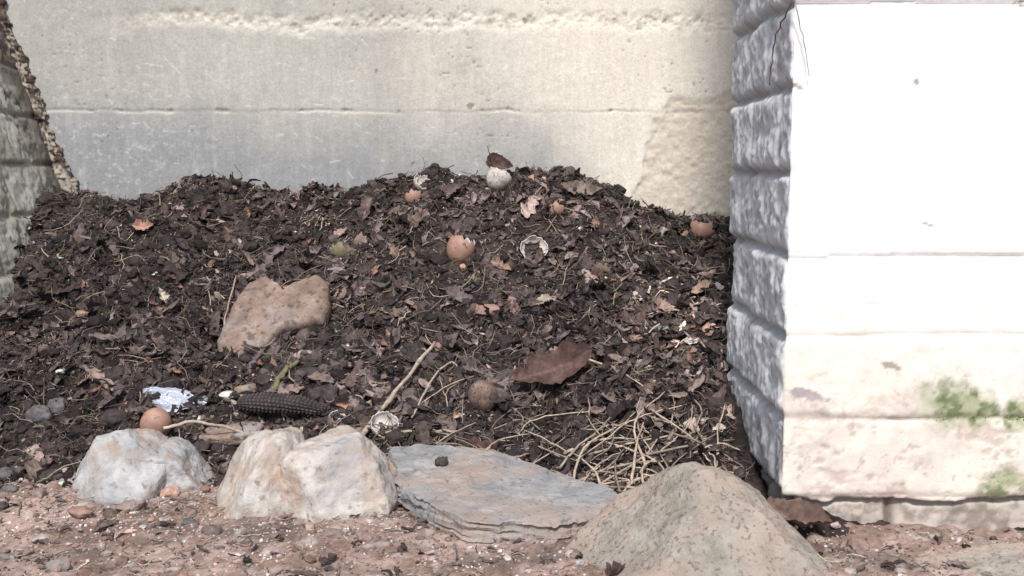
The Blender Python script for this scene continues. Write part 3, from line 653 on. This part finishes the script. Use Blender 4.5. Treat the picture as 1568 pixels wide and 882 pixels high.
for i, (kn, L_, W_, rot, col) in enumerate((
    ('lf1', .030, .020, (45, 0, 10), (.34, .19, .14)), ('lf2', .026, .016, (60, 60, 10), (.24, .17, .13)), ('lf3', .028, .011, (50, 60, 0), (.46, .38, .30)),
    ('lf4', .040, .015, (40, 10, -15), (.28, .17, .12)), ('lf5', .052, .022, (65, -65, 0), (.15, .108, .10)), ('lf6', .04, .024, (40, -30, 20), (.14, .10, .093)),
    ('lf7', .032, .016, (50, -30, 0), (.32, .225, .17)), ('lf8', .020, .018, (40, 30, 0), (.36, .29, .24)), ('lf9', .03, .016, (60, 70, 0), (.22, .145, .125)),
    ('lf10', .03, .018, (40, -20, 0), (.28, .225, .17)), ('lf11', .04, .018, (30, 0, 40), (.11, .07, .055)), ('lf12', .045, .02, (50, -45, 0), (.16, .11, .10)),
    ('lf13', .035, .018, (50, -35, 0), (.17, .125, .12)), ('lf14', .04, .022, (40, 20, 0), (.13, .095, .095)), ('lf15', .035, .018, (40, 30, 0), (.27, .195, .16)), ('shell_r', .028, .014, (45, -30, 0), (.30, .195, .165)))):
    a, b = W[kn]; leafobj('dry_leaf', on(a, b, .009), L_, W_, rot, col, rng.uniform(.3, .9), rng.uniform(-.2, .5), 20 + i, rng.uniform(.8, 1.3), .7, 20, 9)

# ------------------------------------------------------------------ sticks
TAN = (.37, .295, .23)
p0 = W['st1a']; p1 = W['st1b']; m_ = ((p0[0] + p1[0]) / 2 + .004, (p0[1] + p1[1]) / 2)
tw('twig', [on(*p0, .016), on(*m_, .020), on(*p1, .014)], .0028, .0019, TAN, wob=.0005, knots=3)
p0 = W['tw1a']; p1 = W['tw1b']
tw('twig', [(p0[0], p0[1], .052), (p0[0] * .6 + p1[0] * .4, p0[1] * .6 + p1[1] * .4, .056), (p1[0], p1[1], surf(*p1) + .012)], .0020, .0014, (.44, .36, .28), wob=.0007)
p0 = W['tw2a']; p1 = W['tw2b']; tw('twig', [on(*p0, .010), on((p0[0] + p1[0]) / 2, p0[1], .012), on(*p1, .010)], .0018, .0014, TAN, wob=.0006)
p0 = W['tw3a']; p1 = W['tw3b']; tw('twig', [on(*p0, .010), on((p0[0] + p1[0]) / 2, (p0[1] + p1[1]) / 2, .014), on(*p1, .010), on(p1[0] + .012, p1[1] - .01, .006)], .0014, .0011, TAN, wob=.0006)
p0 = W['tw4a']; p1 = W['tw4b']; tw('twig', [on(p0[0], p0[1] - .02, .012), on((p0[0] + p1[0]) / 2, (p0[1] + p1[1]) / 2 - .02, .018), on(p1[0], p1[1], .016)], .0017, .0010, (.32, .24, .175), wob=.0005)
p0 = W['stem_a']; p1 = W['stem_b']; tw('green_stem', [on(*p0, .006), on((p0[0] + p1[0]) / 2, (p0[1] + p1[1]) / 2, .008), on(*p1, .007)], .0046, .0022, (.16, .145, .075), wob=.0012)
lx, ly = W['leaftop']
tw('thin_stalk', [on(lx, ly, .01), (lx - .012, ly, surf(lx, ly) + .035), (lx - .018, ly, surf(lx, ly) + .055)], .0011, .0006, (.10, .06, .04))
acc = Acc()
def straw(cx, cy, an, L_, r0, r1, k, bow=.003, lift=.006):
    dx, dy = math.cos(an) * L_ / 2, math.sin(an) * L_ / 2
    pts = []
    bx_, by_ = rng.normal(0, bow), rng.normal(0, bow)
    for f in (-1, 0, 1):
        px, py = cx + dx * f + bx_ * (1 - abs(f)) * 2, cy + dy * f + by_ * (1 - abs(f)) * 2
        pts.append([px, py, 0])
    mxx = max(p[0] for p in pts)
    if mxx > .241:
        for p in pts: p[0] -= mxx - .241
    fs = np.linspace(0, 1, 9)
    z0, z1 = surf(pts[0][0], pts[0][1]), surf(pts[2][0], pts[2][1])
    zm = max(max(surf(pts[0][0] * (1 - f) + pts[2][0] * f, pts[0][1] * (1 - f) + pts[2][1] * f) - (z0 * (1 - f) + z1 * f) for f in fs), 0)
    pts[0][2] = z0 + lift * .5 + zm * .4; pts[2][2] = z1 + lift * .5 + zm * .4; pts[1][2] = (z0 + z1) / 2 + lift + zm * .8
    tube(acc, pts, r0, r1, np.array(TAN) * k, seg=6, sub=5, wob=.0004)
for i in range(80):
    straw(rng.normal(.13, .058), rng.normal(1.135, .055), rng.choice([rng.uniform(-1.1, .3), rng.uniform(.6, 2.0)]), rng.uniform(.03, .12), rng.uniform(.0007, .0019), rng.uniform(.0005, .0010), rng.uniform(.5, 1.4), .005, rng.uniform(.002, .010))
for i in range(50):
    straw(rng.uniform(-.17, .16), 1.225 + rng.normal(0, .022), rng.normal(0, .5), rng.uniform(.03, .09), rng.uniform(.0006, .0013), .0006, rng.uniform(.4, 1.3), .004)
for i in range(120):
    straw(rng.uniform(-.62, .22), rng.uniform(1.22, 1.62), rng.uniform(0, 3.1), rng.uniform(.02, .055), rng.uniform(.0004, .0010), .0004, rng.uniform(.3, 1.1), .003, .004)
for i in range(45):
    straw(rng.uniform(-.5, .22), rng.uniform(.98, 1.22), rng.uniform(0, 3.1), rng.uniform(.015, .05), .0008, .0005, rng.uniform(.4, 1.3), .003, .003)
acc.make('straw_stems', M_frag, True)
a_ = Acc(); tube(a_, [(.250, .998, .49), (.2425, 1.025, .465), (.2420, 1.04, .44), (.2430, 1.05, .42)], .0008, .0004, (.12, .10, .09), wob=.0006); tube(a_, [(.252, .999, .489), (.262, 1.004, .455), (.268, 1.005, .425)], .0006, .0003, (.3, .24, .2), wob=.0005)
a_.make('dried_vine', M_frag, True)

# plastic scrap
M_pl, nt, p = newmat('translucent_plastic'); p.inputs['Roughness'].default_value = .2; p.inputs['Specular IOR Level'].default_value = .7
n3 = nt.nodes.new('ShaderNodeTexNoise'); n3.inputs['Scale'].default_value = 60; rp = nt.nodes.new('ShaderNodeValToRGB'); rp.color_ramp.elements[0].position = .35; rp.color_ramp.elements[0].color = (.22, .25, .31, 1); rp.color_ramp.elements[1].position = .65; rp.color_ramp.elements[1].color = (.66, .69, .76, 1)
nt.links.new(n3.outputs['Fac'], rp.inputs['Fac']); nt.links.new(rp.outputs['Color'], p.inputs['Base Color'])
u, v = np.meshgrid(np.linspace(-1, 1, 50), np.linspace(-1, 1, 26), indexing='ij')
x = u * .040; y = v * .016 * np.sqrt(np.clip(1 - u ** 2 * .9, 0, 1)) * (1 + .3 * fbm(u * .1, v * 0, .04, 703, 3)); z = fbm(u * .03, v * .03, .02, 701, 4, .6) * .012 + u ** 2 * .003
ob = mk('plastic_scrap', np.stack([x, y, z], -1).reshape(-1, 3), gridfaces(50, 26), M_pl, None, True)
a, b = W['plastic']; ob.location = on(a, b, .012); ob.rotation_euler = (math.radians(40), math.radians(6), math.radians(-6))

# ------------------------------------------------------------------ light, camera
EL, AZ = 48, -5.5
sd = Vector((math.sin(math.radians(AZ)) * math.cos(math.radians(EL)), -math.cos(math.radians(AZ)) * math.cos(math.radians(EL)), math.sin(math.radians(EL))))
sun = bpy.data.lights.new('sun', 'SUN'); sun.energy = 4.1; sun.angle = math.radians(9); sun.color = (1, .965, .93)
so = bpy.data.objects.new('sun', sun); scene.collection.objects.link(so); so.rotation_euler = (-sd).to_track_quat('-Z', 'Y').to_euler(); so.location = sd * 5
w = bpy.data.worlds.new('World'); scene.world = w; w.use_nodes = True
nt = w.node_tree; sky = nt.nodes.new('ShaderNodeTexSky'); sky.sky_type = 'NISHITA'; sky.sun_disc = False
sky.sun_elevation = math.radians(EL); sky.sun_rotation = math.radians(180 - AZ)
nt.links.new(sky.outputs['Color'], nt.nodes['Background'].inputs['Color']); nt.nodes['Background'].inputs['Strength'].default_value = .15
cam = bpy.data.cameras.new('camera'); co = bpy.data.objects.new('camera', cam); scene.collection.objects.link(co)
co.location = (0, 0, H); co.rotation_euler = (math.radians(90 - 6.1), 0, 0); cam.sensor_width = 36; cam.lens = 38.6; cam.clip_start = .05; cam.clip_end = 500
scene.camera = co
scene.view_settings.view_transform = 'Standard'; scene.view_settings.look = 'None'; scene.view_settings.exposure = 0
